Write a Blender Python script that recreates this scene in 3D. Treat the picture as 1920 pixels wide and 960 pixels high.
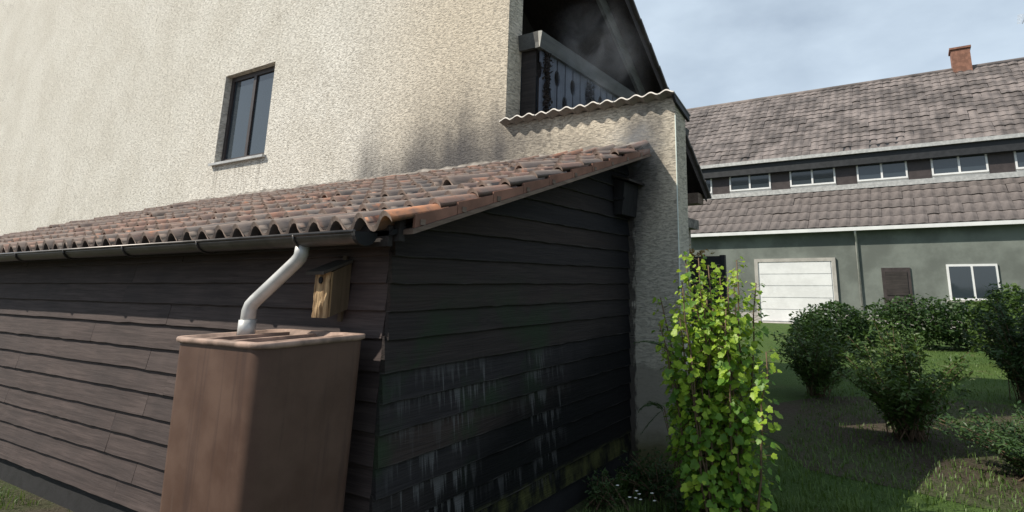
import bpy, math, random
from mathutils import Vector, Matrix, noise as mnoise
R = math.radians
random.seed(7)
for o in list(bpy.data.objects): bpy.data.objects.remove(o)
SC = bpy.context.scene
COL = SC.collection
E = 1.6                                   # eye height above the ground, metres

# ------------------------------------------------------------------ camera
cam_d = bpy.data.cameras.new('camera'); cam = bpy.data.objects.new('camera', cam_d); COL.objects.link(cam)
cam_d.sensor_fit = 'HORIZONTAL'; cam_d.sensor_width = 36.0
cam_d.lens = 36.0 * 1056.07 / 1920
cam_d.shift_x = (960 - 1126.29) / 1920; cam_d.shift_y = (312.09 - 480) / 1920
cam_d.clip_start = 0.05; cam_d.clip_end = 2000
cam.location = (2.364, -4.821, E)
yaw, pitch = R(-28.7613), R(11.7314)
fw = Vector((math.sin(yaw) * math.cos(pitch), math.cos(yaw) * math.cos(pitch), math.sin(pitch)))
cam.rotation_euler = fw.to_track_quat('-Z', 'Y').to_euler()
SC.camera = cam
CAM = Vector(cam.location)

# ------------------------------------------------------------------ sky, sun, exposure
SUN = Vector((-1.16, -1.0, 1.5)).normalized()           # towards the sun
elev = math.asin(SUN.z); azim = math.atan2(SUN.x, SUN.y)
W = bpy.data.worlds.new('World'); SC.world = W; W.use_nodes = True
wt = W.node_tree; wt.nodes.clear()
sky = wt.nodes.new('ShaderNodeTexSky'); sky.sky_type = 'NISHITA'; sky.sun_disc = False
sky.sun_elevation = elev; sky.sun_rotation = azim % (2 * math.pi); sky.air_density = 1.0; sky.dust_density = 1.0; sky.ozone_density = 1.4
tc = wt.nodes.new('ShaderNodeTexCoord')
mp = wt.nodes.new('ShaderNodeMapping'); mp.inputs['Scale'].default_value = (1.0, 1.0, 2.2)
wn = wt.nodes.new('ShaderNodeTexNoise'); wn.inputs['Scale'].default_value = 2.6; wn.inputs['Detail'].default_value = 6; wn.inputs['Roughness'].default_value = .55
wr = wt.nodes.new('ShaderNodeValToRGB'); wr.color_ramp.elements[0].position = .32; wr.color_ramp.elements[1].position = .68
wr.color_ramp.elements[0].color = (.5, .5, .5, 1); wr.color_ramp.elements[1].color = (.92, .92, .92, 1)
wm = wt.nodes.new('ShaderNodeMix'); wm.data_type = 'RGBA'; wm.inputs[7].default_value = (8.4, 9.9, 11.4, 1)   # thin cloud
bg = wt.nodes.new('ShaderNodeBackground'); bg.inputs['Strength'].default_value = .064
wo = wt.nodes.new('ShaderNodeOutputWorld')
L = wt.links.new
L(tc.outputs['Generated'], mp.inputs['Vector']); L(mp.outputs[0], wn.inputs['Vector']); L(wn.outputs[0], wr.inputs[0])
L(wr.outputs[0], wm.inputs[0]); L(sky.outputs[0], wm.inputs[6]); L(wm.outputs[2], bg.inputs[0]); L(bg.outputs[0], wo.inputs[0])
sd = bpy.data.lights.new('sun', 'SUN'); sd.energy = 4.9; sd.angle = R(.53); sd.color = (1.0, .925, .80)
so = bpy.data.objects.new('sun', sd); COL.objects.link(so); so.rotation_euler = SUN.to_track_quat('Z', 'Y').to_euler(); so.location = SUN * 30
vs = SC.view_settings; vs.view_transform = 'Standard'; vs.look = 'None'; vs.exposure = 0.42; vs.gamma = 1.0
SC.render.engine = 'CYCLES'
SC.cycles.max_bounces = 6; SC.cycles.volume_bounces = 0; SC.cycles.transparent_max_bounces = 8

# ------------------------------------------------------------------ helpers
WL = {}                                                # world location of every object
class MB:
    def __init__(s): s.v = []; s.f = []; s.m = []; s.sm = []
    def q(s, pts, mi=0, sm=False):
        b = len(s.v); s.v += [tuple(p) for p in pts]; s.f.append(tuple(range(b, b + len(pts)))); s.m.append(mi); s.sm.append(sm)
    def box(s, x0, x1, y0, y1, z0, z1, mi=0):
        b = len(s.v)
        s.v += [(x0,y0,z0),(x1,y0,z0),(x1,y1,z0),(x0,y1,z0),(x0,y0,z1),(x1,y0,z1),(x1,y1,z1),(x0,y1,z1)]
        for f in ((0,3,2,1),(4,5,6,7),(0,1,5,4),(1,2,6,5),(2,3,7,6),(3,0,4,7)):
            s.f.append(tuple(b + i for i in f)); s.m.append(mi); s.sm.append(False)
        return s
    def prism(s, poly, axis, a, b, mi=0):               # poly of 2-D points extruded along an axis, any winding
        n = len(poly)
        def P(p, t): return {'x': (t, p[0], p[1]), 'y': (p[0], t, p[1]), 'z': (p[0], p[1], t)}[axis]
        k = len(s.v); s.v += [P(p, a) for p in poly] + [P(p, b) for p in poly]
        s.f.append(tuple(range(k, k + n))); s.f.append(tuple(range(k + n, k + 2 * n)))
        s.m += [mi, mi]; s.sm += [False, False]
        for i in range(n):
            j = (i + 1) % n; s.f.append((k + i, k + j, k + n + j, k + n + i)); s.m.append(mi); s.sm.append(False)
        return s
    def tube(s, path, rad, n=8, mi=0, cap=True):
        path = [Vector(p) for p in path]; rs = rad if isinstance(rad, (list, tuple)) else [rad] * len(path)
        rings = []
        for i, p in enumerate(path):
            d = (path[min(i + 1, len(path) - 1)] - path[max(i - 1, 0)]).normalized()
            a = d.orthogonal() if i == 0 else pa - d * pa.dot(d)
            a.normalize(); pa = a; c = d.cross(a)
            b = len(s.v); rings.append(b)
            for k in range(n):
                t = 2 * math.pi * k / n; s.v.append(tuple(p + rs[i] * (math.cos(t) * a + math.sin(t) * c)))
        for r0, r1 in zip(rings, rings[1:]):
            for k in range(n):
                s.f.append((r0 + k, r0 + (k+1) % n, r1 + (k+1) % n, r1 + k)); s.m.append(mi); s.sm.append(True)
        if cap:
            for r0 in (rings[0], rings[-1]): s.f.append(tuple(r0 + k for k in range(n))); s.m.append(mi); s.sm.append(False)
        return s
    def loft(s, rings, mi=0, sm=True, cap0=False, cap1=False):
        n = len(rings[0]); b = len(s.v)
        for r in rings: s.v += [tuple(p) for p in r]
        for i in range(len(rings) - 1):
            for k in range(n):
                s.f.append((b+i*n+k, b+i*n+(k+1)%n, b+(i+1)*n+(k+1)%n, b+(i+1)*n+k)); s.m.append(mi); s.sm.append(sm)
        if cap0: s.f.append(tuple(b + k for k in range(n))); s.m.append(mi); s.sm.append(False)
        if cap1: s.f.append(tuple(b + (len(rings)-1)*n + k for k in range(n))); s.m.append(mi); s.sm.append(False)
        return s
    def mesh(s, name, mats, fix=True):
        me = bpy.data.meshes.new(name); me.from_pydata(s.v, [], s.f)
        for m in (mats if isinstance(mats, (list, tuple)) else [mats]): me.materials.append(m)
        me.polygons.foreach_set('material_index', s.m); me.polygons.foreach_set('use_smooth', s.sm)
        if fix:
            import bmesh
            bm = bmesh.new(); bm.from_mesh(me); bmesh.ops.recalc_face_normals(bm, faces=bm.faces); bm.to_mesh(me); bm.free()
        me.update(); return me
def put(name, me, parent=None, loc=(0,0,0), rot=(0,0,0), scale=None):
    o = bpy.data.objects.new(name, me); COL.objects.link(o)
    loc = Vector(loc); pw = WL[parent.name] if parent else Vector((0,0,0))
    o.parent = parent; o.location = loc - pw; o.rotation_euler = rot
    if scale: o.scale = scale
    WL[o.name] = loc
    return o
def thing(name, label, cat, loc, group=None):
    o = bpy.data.objects.new(name, None); COL.objects.link(o); o.location = loc; o.empty_display_size = .1; WL[o.name] = Vector(loc)
    return tag(o, label, cat, group)
def tag(o, label, cat, group=None):
    o['label'] = label; o['category'] = cat
    if group: o['group'] = group
    return o
def kind(o, k): o['kind'] = k; return o

class G:                                               # node building
    def __init__(s, name):
        s.mat = bpy.data.materials.new(name); s.mat.use_nodes = True; s.t = s.mat.node_tree
        s.b = s.t.nodes['Principled BSDF']; s.out = s.t.nodes['Material Output']
    def n(s, typ, **kw):
        x = s.t.nodes.new('ShaderNode' + typ)
        for k, v in kw.items(): setattr(x, k, v)
        return x
    def put(s, sock, v):
        if isinstance(v, bpy.types.NodeSocket): s.t.links.new(v, sock)
        elif v is not None:
            if sock.type == 'RGBA' and len(v) == 3: v = (*v, 1)
            sock.default_value = v
    def coord(s, which='Object'): return s.n('TexCoord').outputs[which]
    def rnd(s): return s.n('ObjectInfo').outputs['Random']
    def map(s, v, scale=(1,1,1), loc=(0,0,0)):
        m = s.n('Mapping'); s.put(m.inputs['Vector'], v); s.put(m.inputs['Scale'], scale); s.put(m.inputs['Location'], loc); return m.outputs[0]
    def noise(s, v, scale=5, detail=4, rough=.55, dist=0, w=None):
        m = s.n('TexNoise', noise_dimensions='4D' if w is not None else '3D')
        s.put(m.inputs['Vector'], v); s.put(m.inputs['Scale'], scale); s.put(m.inputs['Detail'], detail); s.put(m.inputs['Roughness'], rough); s.put(m.inputs['Distortion'], dist)
        if w is not None: s.put(m.inputs['W'], w)
        return m.outputs[0]
    def vor(s, v, scale=5, feature='F1'):
        m = s.n('TexVoronoi', feature=feature); s.put(m.inputs['Vector'], v); s.put(m.inputs['Scale'], scale); return m.outputs[0]
    def ma(s, op, a, b=None, c=None, clamp=False):
        m = s.n('Math', operation=op, use_clamp=clamp); s.put(m.inputs[0], a)
        if b is not None: s.put(m.inputs[1], b)
        if c is not None: s.put(m.inputs[2], c)
        return m.outputs[0]
    def ss(s, v, a, b, lo=0., hi=1.):
        m = s.n('MapRange', interpolation_type='SMOOTHSTEP'); s.put(m.inputs[0], v); s.put(m.inputs[1], a); s.put(m.inputs[2], b); s.put(m.inputs[3], lo); s.put(m.inputs[4], hi); return m.outputs[0]
    def mix(s, f, a, b, blend='MIX'):
        m = s.n('Mix', data_type='RGBA', blend_type=blend); s.put(m.inputs[0], f); s.put(m.inputs[6], a); s.put(m.inputs[7], b); return m.outputs[2]
    def ramp(s, f, stops, interp='LINEAR'):
        m = s.n('ValToRGB'); cr = m.color_ramp; cr.interpolation = interp
        while len(cr.elements) < len(stops): cr.elements.new(.5)
        for e, (p, c) in zip(cr.elements, stops): e.position = p; e.color = (*c, 1)
        s.put(m.inputs[0], f); return m.outputs[0]
    def xyz(s, v): m = s.n('SeparateXYZ'); s.put(m.inputs[0], v); return m.outputs
    def bump(s, h, st=.5, dist=.02, nrm=None):
        m = s.n('Bump'); s.put(m.inputs['Height'], h); s.put(m.inputs['Strength'], st); s.put(m.inputs['Distance'], dist)
        if nrm is not None: s.put(m.inputs['Normal'], nrm)
        return m.outputs[0]
    def fin(s, col=None, rough=None, nrm=None, metal=None, spec=None):
        i = s.b.inputs
        if col is not None: s.put(i['Base Color'], col)
        if rough is not None: s.put(i['Roughness'], rough)
        if nrm is not None: s.put(i['Normal'], nrm)
        if metal is not None: s.put(i['Metallic'], metal)
        if spec is not None: s.put(i['Specular IOR Level'], spec)
        return s.mat

# ------------------------------------------------------------------ materials
def m_stucco():
    g = G('stucco'); c = g.coord(); x, y, z = g.xyz(c)
    gr = g.noise(g.map(c, (15, 15, 66)), 1, 5, .66, .25)
    crev = g.ss(gr, .36, .50)
    worm = g.noise(g.map(c, (13, 13, 60), (3, 1, 7)), 1, 3, .6, .4)
    worm = g.ss(g.ma('ABSOLUTE', g.ma('SUBTRACT', worm, .5)), 0.0, .035)
    fine = g.noise(c, 95, 3, .6)
    big = g.noise(c, .9, 4, .55)
    streak = g.noise(g.map(c, (2.6, 1, .35)), 1.0, 4, .55, .4)
    col = g.mix(g.ss(big, .3, .7), (.66, .63, .565), (.74, .715, .655))
    tan = g.ma('MULTIPLY', g.ss(x, -4.6, -2.0), .8)
    col = g.mix(tan, col, (.63, .545, .425))
    col = g.mix(g.ma('MULTIPLY', g.ma('SUBTRACT', 1.0, crev), .6), col, (.27, .245, .21))  # groove shadow painted into the colour, here and for the worm lines
    col = g.mix(g.ma('MULTIPLY', g.ma('SUBTRACT', 1.0, worm), .4), col, (.33, .30, .26))
    def blob(x0, z0, rx, rz, k, zup=None):
        dx = g.ma('DIVIDE', g.ma('SUBTRACT', x, x0), rx); dz = g.ma('DIVIDE', g.ma('SUBTRACT', z, z0), rz)
        d = g.ma('ADD', g.ma('MULTIPLY', dx, dx), g.ma('MULTIPLY', dz, dz))
        return g.ma('MULTIPLY', g.ma('EXPONENT', g.ma('MULTIPLY', d, -1.0)), k)
    tot = None
    for b in ((-3.72, 2.9, .26, .55, 1.0), (-3.1, 2.85, .35, .3, .5), (-2.62, 2.85, .42, .60, 1.2), (-2.12, 2.85, .30, .62, 1.3), (-1.62, 2.85, .13, .55, 1.3), (-2.3, 3.7, .8, .5, .12), (-2.15, 2.80, .85, .42, 1.5), (-1.66, 2.85, .20, .5, .8), (-3.0, 2.8, .8, .25, .5),
              (-1.22, 3.12, .34, .22, .72), (-.55, 3.0, .3, .12, .4), (.28, 3.12, .20, .34, .66), (.14, 2.66, .19, .40, 2.8), (.10, 2.1, .07, .5, .7), (-.2, 3.33, 1.2, .06, .25)):
        v = blob(*b); tot = v if tot is None else g.ma('ADD', tot, v)
    nz = g.ss(streak, .2, .75, .5, 1.3)
    nz2 = g.ss(g.noise(c, 4, 5, .6), .25, .75, .75, 1.2)
    soot = g.ma('SUBTRACT', 1.0, g.ma('EXPONENT', g.ma('MULTIPLY', g.ma('MULTIPLY', g.ma('MULTIPLY', tot, nz), nz2), -1.15)))
    runs = g.ma('MULTIPLY', g.ss(g.noise(g.map(c, (22, 1, .8)), 1, 4, .65), .50, .66), g.ma('MULTIPLY', g.ma('MULTIPLY', g.ss(x, -7.55, -7.35), g.ss(x, -5.98, -6.15)), g.ma('MULTIPLY', g.ss(z, 3.50, 3.40), g.ss(z, 2.7, 3.4))))
    col = g.mix(g.ma('MULTIPLY', runs, .55), col, (.22, .20, .17))
    grime = g.ma('MULTIPLY', g.ss(g.noise(g.map(c, (.8, 1, .28), (2, 0, 5)), 1.6, 6, .68, .6), .54, .76), .28)
    col = g.mix(grime, col, (.42, .385, .32))
    crk = g.ss(g.ma('ABSOLUTE', g.ma('SUBTRACT', g.noise(g.map(c, (.55, 1, .5), (7, 0, 1)), 1.0, 7, .62, .5), .5)), .0, .0035, 1, 0)
    crk = g.ma('MULTIPLY', crk, g.ss(g.noise(c, .7, 2), .5, .6))
    col = g.mix(g.ma('MULTIPLY', crk, .5), col, (.2, .18, .15))
    # scorched edge where the shed boards meet the wall, flaking dark
    ed = g.ma('ADD', x, g.ma('MULTIPLY', g.ma('SUBTRACT', g.noise(g.map(c, (30, 30, 9)), 1, 4, .65), .5), .16))
    edm = g.ma('MULTIPLY', g.ma('MULTIPLY', g.ss(ed, .06, .10, 1, 0), g.ss(x, -.12, -.08)), g.ss(z, 2.75, 2.5))
    spots = g.ma('MULTIPLY', g.ss(g.noise(g.map(c, (26, 26, 12), (5, 0, 2)), 1, 2, .5), .70, .74), g.ma('MULTIPLY', g.ss(x, .0, .05), g.ss(z, 2.5, 2.3)))
    col = g.mix(g.ma('MULTIPLY', spots, .7), col, (.09, .075, .065))
    low = g.ma('ADD', z, g.ma('MULTIPLY', g.ma('SUBTRACT', g.noise(c, 5, 5, .6), .5), .22))
    grey = g.ma('MULTIPLY', g.ss(z, 2.6, 1.7), .55)
    col = g.mix(grey, col, (.40, .40, .37))
    col = g.mix(g.ss(low, .90, .84, 0, .72), col, (.21, .195, .165))                       # damp plinth, bare render
    col = g.mix(g.ss(low, .40, .16, 0, .8), col, (.085, .085, .022))                       # moss at the foot
    col = g.mix(g.ma('MULTIPLY', soot, .93, clamp=True), col, (.055, .056, .066))
    col = g.mix(g.ma('MULTIPLY', edm, .85), col, (.03, .024, .025))
    plin = g.ss(low, .92, .84, 1, .25)
    h = g.ma('ADD', g.ma('MULTIPLY', crev, plin), g.ma('ADD', g.ma('MULTIPLY', g.ma('MULTIPLY', worm, plin), .5), g.ma('MULTIPLY', fine, .28)))
    return g.fin(col, .92, g.bump(h, .8, .008), spec=.15)
def wood(name, c1, c2, axis, gscale=1.0, bumpst=.4, rough=.75, rand=.0, spec=.3):
    g = G(name); c = g.coord(); r = g.rnd()
    sc = {'x': (1.6, 30, 34), 'y': (30, 1.6, 34), 'z': (30, 34, 1.6)}[axis]
    gr = g.noise(g.map(c, tuple(a * gscale for a in sc)), 1, 6, .62, .5, w=g.ma('MULTIPLY', r, 40))
    bl = g.noise(c, 2.2, 4, .6, 0, w=g.ma('MULTIPLY', r, 13))
    col = g.mix(g.ss(gr, .3, .7), c1, c2)
    col = g.mix(g.ss(bl, .35, .7, 0, .5), col, tuple(a * .55 for a in c1))
    if rand: col = g.mix(g.ma('MULTIPLY', r, rand), col, tuple(a * .5 for a in c2))
    return g.fin(col, rough, g.bump(gr, bumpst, .006), spec=spec)
def m_sideboard():
    g = G('scorched_board'); c = g.coord(); r = g.rnd(); x, y, z = g.xyz(c)
    wc = g.n('NewGeometry').outputs['Position']; wx, wy, wz = g.xyz(wc)
    w = g.ma('MULTIPLY', r, 57)
    gr = g.noise(g.map(c, (20, 2.2, 55)), 1, 7, .66, .7, w=w)
    ring = g.noise(g.map(c, (8, .8, 16)), 1, 3, .5, 1.2, w=w)
    ring = g.ma('PINGPONG', g.ma('MULTIPLY', ring, 14), 1)
    col = g.mix(g.ss(gr, .3, .72), (.007, .0065, .008), (.046, .040, .040))
    tint = g.ramp(r, [(0, (.050, .036, .030)), (.3, (.026, .024, .026)), (.55, (.042, .032, .028)), (.8, (.026, .025, .027)), (1, (.048, .037, .029))])
    col = g.mix(.55, col, tint)
    col = g.mix(g.ma('MULTIPLY', g.ss(ring, .2, .9), .28), col, (.012, .011, .013))
    gn = g.noise(g.map(wc, (1, 1.4, 1.4)), 1.6, 4, .6, .4)
    gm = g.ma('MULTIPLY', g.ss(gn, .46, .66), g.ma('MULTIPLY', g.ss(wz, 1.8, 1.2), g.ss(wy, -.5, -1.4)))
    col = g.mix(g.ma('MULTIPLY', gm, .75), col, (.020, .036, .018))
    # soaked, blackened zone low down and towards the house
    wet = g.ma('ADD', g.ma('MULTIPLY', wz, -1.0), g.ma('MULTIPLY', wy, .32))
    wet = g.ma('ADD', wet, g.ma('MULTIPLY', g.noise(g.map(wc, (1, 1.3, .5)), 1.5, 4, .6), .55))
    wetm = g.ss(wet, -1.30, -.80, 0, .95)
    col = g.mix(wetm, col, (.0035, .0036, .0042))
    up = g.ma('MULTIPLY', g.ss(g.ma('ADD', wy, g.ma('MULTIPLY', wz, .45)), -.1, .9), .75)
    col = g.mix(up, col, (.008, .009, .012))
    # pale run marks that start under each lap and die out further down
    dn = g.noise(g.map(c, (.2, 21, .15)), 1, 6, .74, 0, w=w)
    hl = g.ma('DIVIDE', z, .15)
    dm = g.ss(g.ma('SUBTRACT', g.ma('ADD', dn, g.ma('MULTIPLY', hl, .14)), g.ma('MULTIPLY', g.noise(g.map(c, (1, 40, 3)), 1, 2), .12)), .525, .59)
    big = g.noise(g.map(wc, (1, 1.2, 1.2), (0, 4, 2)), 1.3, 3, .5)
    zone = g.ma('MULTIPLY', g.ma('MULTIPLY', g.ss(wy, -2.78, -2.55), g.ss(wy, -.9, -1.45)), g.ma('MULTIPLY', g.ss(wz, 1.22, 1.05), g.ss(wz, .22, .34)))
    zone = g.ma('MULTIPLY', zone, g.ss(g.ma('ADD', big, g.ma('MULTIPLY', g.noise(g.map(c, (1, 3.2, 1)), 1, 3, .6, 0, w=w), .5)), .58, .84))
    col = g.mix(g.ma('MULTIPLY', g.ma('MULTIPLY', dm, zone), .85), col, (.095, .095, .096))
    # dark seepage lines
    dk = g.ss(g.noise(g.map(c, (.2, 24, .8)), 1, 3, .6, 0, w=w), .64, .70)
    col = g.mix(g.ma('MULTIPLY', g.ma('MULTIPLY', dk, g.ss(wz, 1.4, 1.2)), .7), col, (.008, .009, .010))
    # yellow-green algae on the lowest board
    al = g.ma('MULTIPLY', g.ss(wz, .345, .30), g.ss(g.noise(g.map(c, (1, 9, 4)), 1, 4, .65, 0, w=w), .36, .66))
    col = g.mix(g.ma('MULTIPLY', al, .75), col, (.075, .078, .026))
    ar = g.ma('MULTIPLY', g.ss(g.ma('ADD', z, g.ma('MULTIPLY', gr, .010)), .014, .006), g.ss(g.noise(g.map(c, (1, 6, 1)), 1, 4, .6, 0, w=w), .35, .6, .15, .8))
    col = g.mix(ar, col, (.062, .058, .058))  # lit edge line painted along the lower lip of each board
    h = g.ma('ADD', gr, g.ma('MULTIPLY', ring, .35))
    return g.fin(col, g.ss(gr, .2, .8, .65, .9), g.bump(h, .6, .006), spec=.14)
def m_frontboard():
    g = G('brown_board'); c = g.coord(); r = g.rnd()
    w = g.ma('MULTIPLY', r, 57)
    gr = g.noise(g.map(c, (2.2, 20, 55)), 1, 7, .66, .7, w=w)
    col = g.mix(g.ss(gr, .3, .72), (.038, .028, .027), (.085, .064, .060))
    col = g.mix(g.ss(g.noise(c, 1.7, 4, .6, 0, w=w), .4, .7, 0, .6), col, (.035, .028, .028))
    return g.fin(col, .8, g.bump(gr, .5, .006), spec=.25)
def m_tile(orange=0):
    g = G('clay_tile'); c = g.coord(); r = g.rnd(); r2 = g.ma('FRACT', g.ma('MULTIPLY', r, 17.31)); w = g.ma('MULTIPLY', r, 91)
    base = g.ramp(r, [(0, (.15, .125, .115)), (.22, (.19, .145, .125)), (.42, (.12, .105, .10)), (.60, (.24, .135, .105)), (.76, (.18, .145, .13)), (.90, (.29, .145, .10)), (1, (.10, .09, .088))])
    n1 = g.noise(c, 9, 5, .62, .3, w=w); n2 = g.noise(g.map(c, (1, .35, 1)), 26, 4, .6, 0, w=w)
    col = g.mix(g.ss(n1, .35, .68, 0, .8), base, (.19, .158, .14))
    wear = g.ma('MULTIPLY', g.ss(n1, .50, .66), g.ss(r2, .60, .97))
    col = g.mix(g.ma('MULTIPLY', wear, .8), col, (.47, .20, .11))
    col = g.mix(g.ss(n2, .56, .72, 0, .55), col, (.075, .07, .068))
    col = g.mix(g.ss(n2, .40, .28, 0, .35), col, (.33, .29, .25))
    if orange: col = g.mix(g.ma('MULTIPLY', g.ss(n1, .36, .58), orange), col, (.56, .24, .12))
    tz = g.xyz(c)[2]; dirt_shade = g.ma('MULTIPLY', g.ss(g.ma('ADD', tz, g.ma('MULTIPLY', n1, .03)), -.012, -.042), g.ss(r2, .15, .5, .45, .85))
    col = g.mix(dirt_shade, col, (.042, .037, .034))  # trough dirt, deepened to paint the shaded gaps between rolls
    return g.fin(col, .82, g.bump(n2, .35, .004), spec=.25)
def simple(name, col, rough=.6, var=.3, scale=6, metal=0., bump=.0, spec=.4, dark=None):
    g = G(name); c = g.coord(); n = g.noise(c, scale, 5, .6)
    d = dark or tuple(a * (1 - var) for a in col)
    k = g.mix(g.ss(n, .35, .68), d, col)
    return g.fin(k, g.ss(n, .2, .8, rough * .85, min(1, rough * 1.12)), g.bump(g.noise(c, scale * 9, 4, .6), bump, .004) if bump else None, metal, spec)
def m_leaf(name, c1, c2, trans=.35, rough=.45):
    g = G(name); r = g.rnd(); c = g.coord()
    f = g.noise(c, 7, 3, .6, 0, w=g.ma('MULTIPLY', r, 30))
    col = g.mix(g.ss(f, .3, .7), c1, c2)
    g.fin(col, rough, spec=.3)
    t = g.n('BsdfTranslucent'); g.put(t.inputs[0], g.mix(.5, col, (c2[0] * 1.2, c2[1] * 1.15, c2[2] * .6)))
    mx = g.n('MixShader'); mx.inputs[0].default_value = trans
    g.t.links.new(g.b.outputs[0], mx.inputs[1]); g.t.links.new(t.outputs[0], mx.inputs[2]); g.t.links.new(mx.outputs[0], g.out.inputs[0])
    return g.mat
def m_bin():
    g = G('brown_plastic'); c = g.coord(); st = g.noise(g.map(c, (14, 14, .8)), 1, 5, .65, .3); n = g.noise(c, 5, 5, .6)
    col = g.mix(g.ss(n, .3, .7), (.072, .040, .029), (.098, .058, .042))
    col = g.mix(g.ss(st, .54, .7, 0, .55), col, (.045, .026, .022)); col = g.mix(g.ss(st, .36, .25, 0, .3), col, (.14, .11, .09))
    return g.fin(col, g.ss(n, .2, .8, .5, .7), g.bump(g.noise(c, 120, 3, .6), .12, .002), spec=.3)
def m_ground():
    g = G('soil'); c = g.coord(); n = g.noise(c, .6, 6, .65); f = g.noise(c, 22, 6, .7)
    col = g.mix(g.ss(n, .4, .6), (.055, .043, .032), (.045, .06, .022)); col = g.mix(g.ss(f, .4, .7, 0, .6), col, (.10, .085, .065))
    return g.fin(col, .95, g.bump(f, .9, .04), spec=.15)
def m_lawn():
    g = G('lawn'); c = g.coord(); n = g.noise(c, .5, 5, .6); f = g.noise(c, 30, 5, .7)
    col = g.mix(g.ss(n, .35, .65), (.045, .085, .02), (.075, .12, .03)); col = g.mix(g.ss(f, .4, .7, 0, .6), col, (.03, .05, .012)); col = g.mix(g.ss(g.noise(c, 1.7, 5, .7, .5), .56, .7, 0, .7), col, (.10, .085, .045))
    return g.fin(col, .9, g.bump(f, .9, .04), spec=.15)

M = dict(
    stucco=m_stucco(), side=m_sideboard(), front=m_frontboard(), tile=m_tile(), tile_orange=m_tile(.8),
    tile_end=simple('clay_tile_edge', (.40, .30, .25), .85, .45, 18),
    verge=simple('clay_verge', (.26, .135, .098), .85, .38, 4, bump=.3, spec=.2),
    trim=wood('verge_trim', (.13, .09, .07), (.22, .16, .125), 'y'),
    dark_wood=wood('dark_wood', (.022, .019, .019), (.05, .042, .04), 'x'),
    soffit=wood('soffit_wood', (.022, .016, .016), (.045, .032, .03), 'y'),
    beam=wood('painted_beam', (.062, .064, .062), (.10, .10, .094), 'y', rough=.6),
    rail=wood('painted_rail_board', (.085, .095, .125), (.14, .155, .20), 'z', rough=.6),
    cut=simple('sunlit_end', (.72, .68, .60), .7, .2, 30),
    barge=wood('barge', (.10, .10, .10), (.16, .155, .15), 'y'),
    gable=wood('gable_cladding', (.028, .022, .022), (.05, .04, .038), 'z'),
    cop=simple('coping_tile', (.30, .285, .27), .8, .4, 9, bump=.2), cop_edge=simple('coping_edge', (.62, .585, .54), .8, .3, 14),
    zinc=simple('dark_gutter', (.10, .09, .085), .38, .4, 8, metal=.55), pipe=simple('grey_pipe', (.50, .50, .49), .45, .25, 8, metal=.3),
    black=simple('char', (.012, .012, .014), .85, .4, 12, bump=.4), mortar=simple('mortar', (.27, .245, .22), .95, .6, 11, bump=.6),
    bead=simple('corner_bead', (.72, .78, .72), .5, .12, 6), bin=m_bin(),
    box_bark=wood('bark_front', (.16, .10, .05), (.58, .42, .24), 'z', 1.5, .9), box_side=wood('nestbox_wood', (.085, .062, .038), (.125, .09, .058), 'z'), box_roof=wood('nestbox_roof', (.05, .045, .04), (.09, .08, .07), 'x'),
    char_wood=wood('charred_box', (.012, .012, .014), (.026, .025, .027), 'z'), soil=m_ground(), lawn=m_lawn(),
    bush=m_leaf('currant_leaf', (.13, .26, .025), (.40, .53, .06), .45), bush2=m_leaf('currant_leaf_dark', (.055, .14, .02), (.15, .28, .035), .42),
    stem=simple('stem', (.15, .10, .06), .8, .4, 20), fern=m_leaf('feathery_leaf', (.035, .07, .025), (.06, .10, .03), .25),
    grass=m_leaf('grass_blade', (.05, .10, .02), (.11, .17, .04), .3), hedge=m_leaf('hedge_leaf', (.018, .045, .012), (.045, .085, .022), .25), tree=m_leaf('tree_leaf', (.035, .075, .015), (.08, .13, .03), .3),
    spirea=m_leaf('young_leaf', (.17, .19, .045), (.34, .20, .10), .35), dead=m_leaf('withered_leaf', (.012, .011, .012), (.035, .026, .024), .1, .9),
    petal=simple('petal', (.82, .82, .80), .6, .05, 6), trunk=simple('bark', (.10, .075, .055), .9, .45, 16, bump=.6),
    nb_wall=simple('neighbour_plaster', (.62, .62, .60), .9, .12, 1.5), nb_garage=simple('garage_plaster', (.17, .19, .175), .9, .4, .8, bump=.4), nb_tile=simple('grey_brown_tile', (.18, .155, .148), .8, .6, 1.1, bump=.2),
    white=simple('white_paint', (.68, .69, .70), .5, .12, 2), dark=simple('anthracite', (.022, .024, .028), .55, .35, 5), frame=simple('dark_frame', (.05, .04, .04), .5, .3, 5), path=simple('concrete_slab', (.40, .385, .36), .9, .25, 3, bump=.4), stone=simple('grey_stone', (.28, .27, .25), .9, .3, 6, bump=.5),
    curtain=simple('curtain', (.62, .66, .70), .9, .15, 4),
)
g = G('window_glass'); g.fin((.03, .04, .05), .04, spec=.9); M['glass'] = g.mat

# ------------------------------------------------------------------ ground
mb = MB(); mb.q([(-300,-200,0),(300,-200,0),(300,500,0),(-300,500,0)]); kind(put('ground', mb.mesh('ground', M['soil'])), 'structure')
mb = MB(); mb.q([(1.0,-3,.004),(60,-3,.004),(60,19.5,.004),(-30,19.5,.004),(-30,5.8,.004),(-1.2,5.8,.004),(.55,.3,.004)]); kind(put('lawn', mb.mesh('lawn', M['lawn'])), 'structure')
mb = MB(); mb.q([(-60,19.6,.006),(60,19.6,.006),(60,60,.006),(-60,60,.006)]); kind(put('driveway', mb.mesh('driveway', M['path'])), 'structure')

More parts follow.
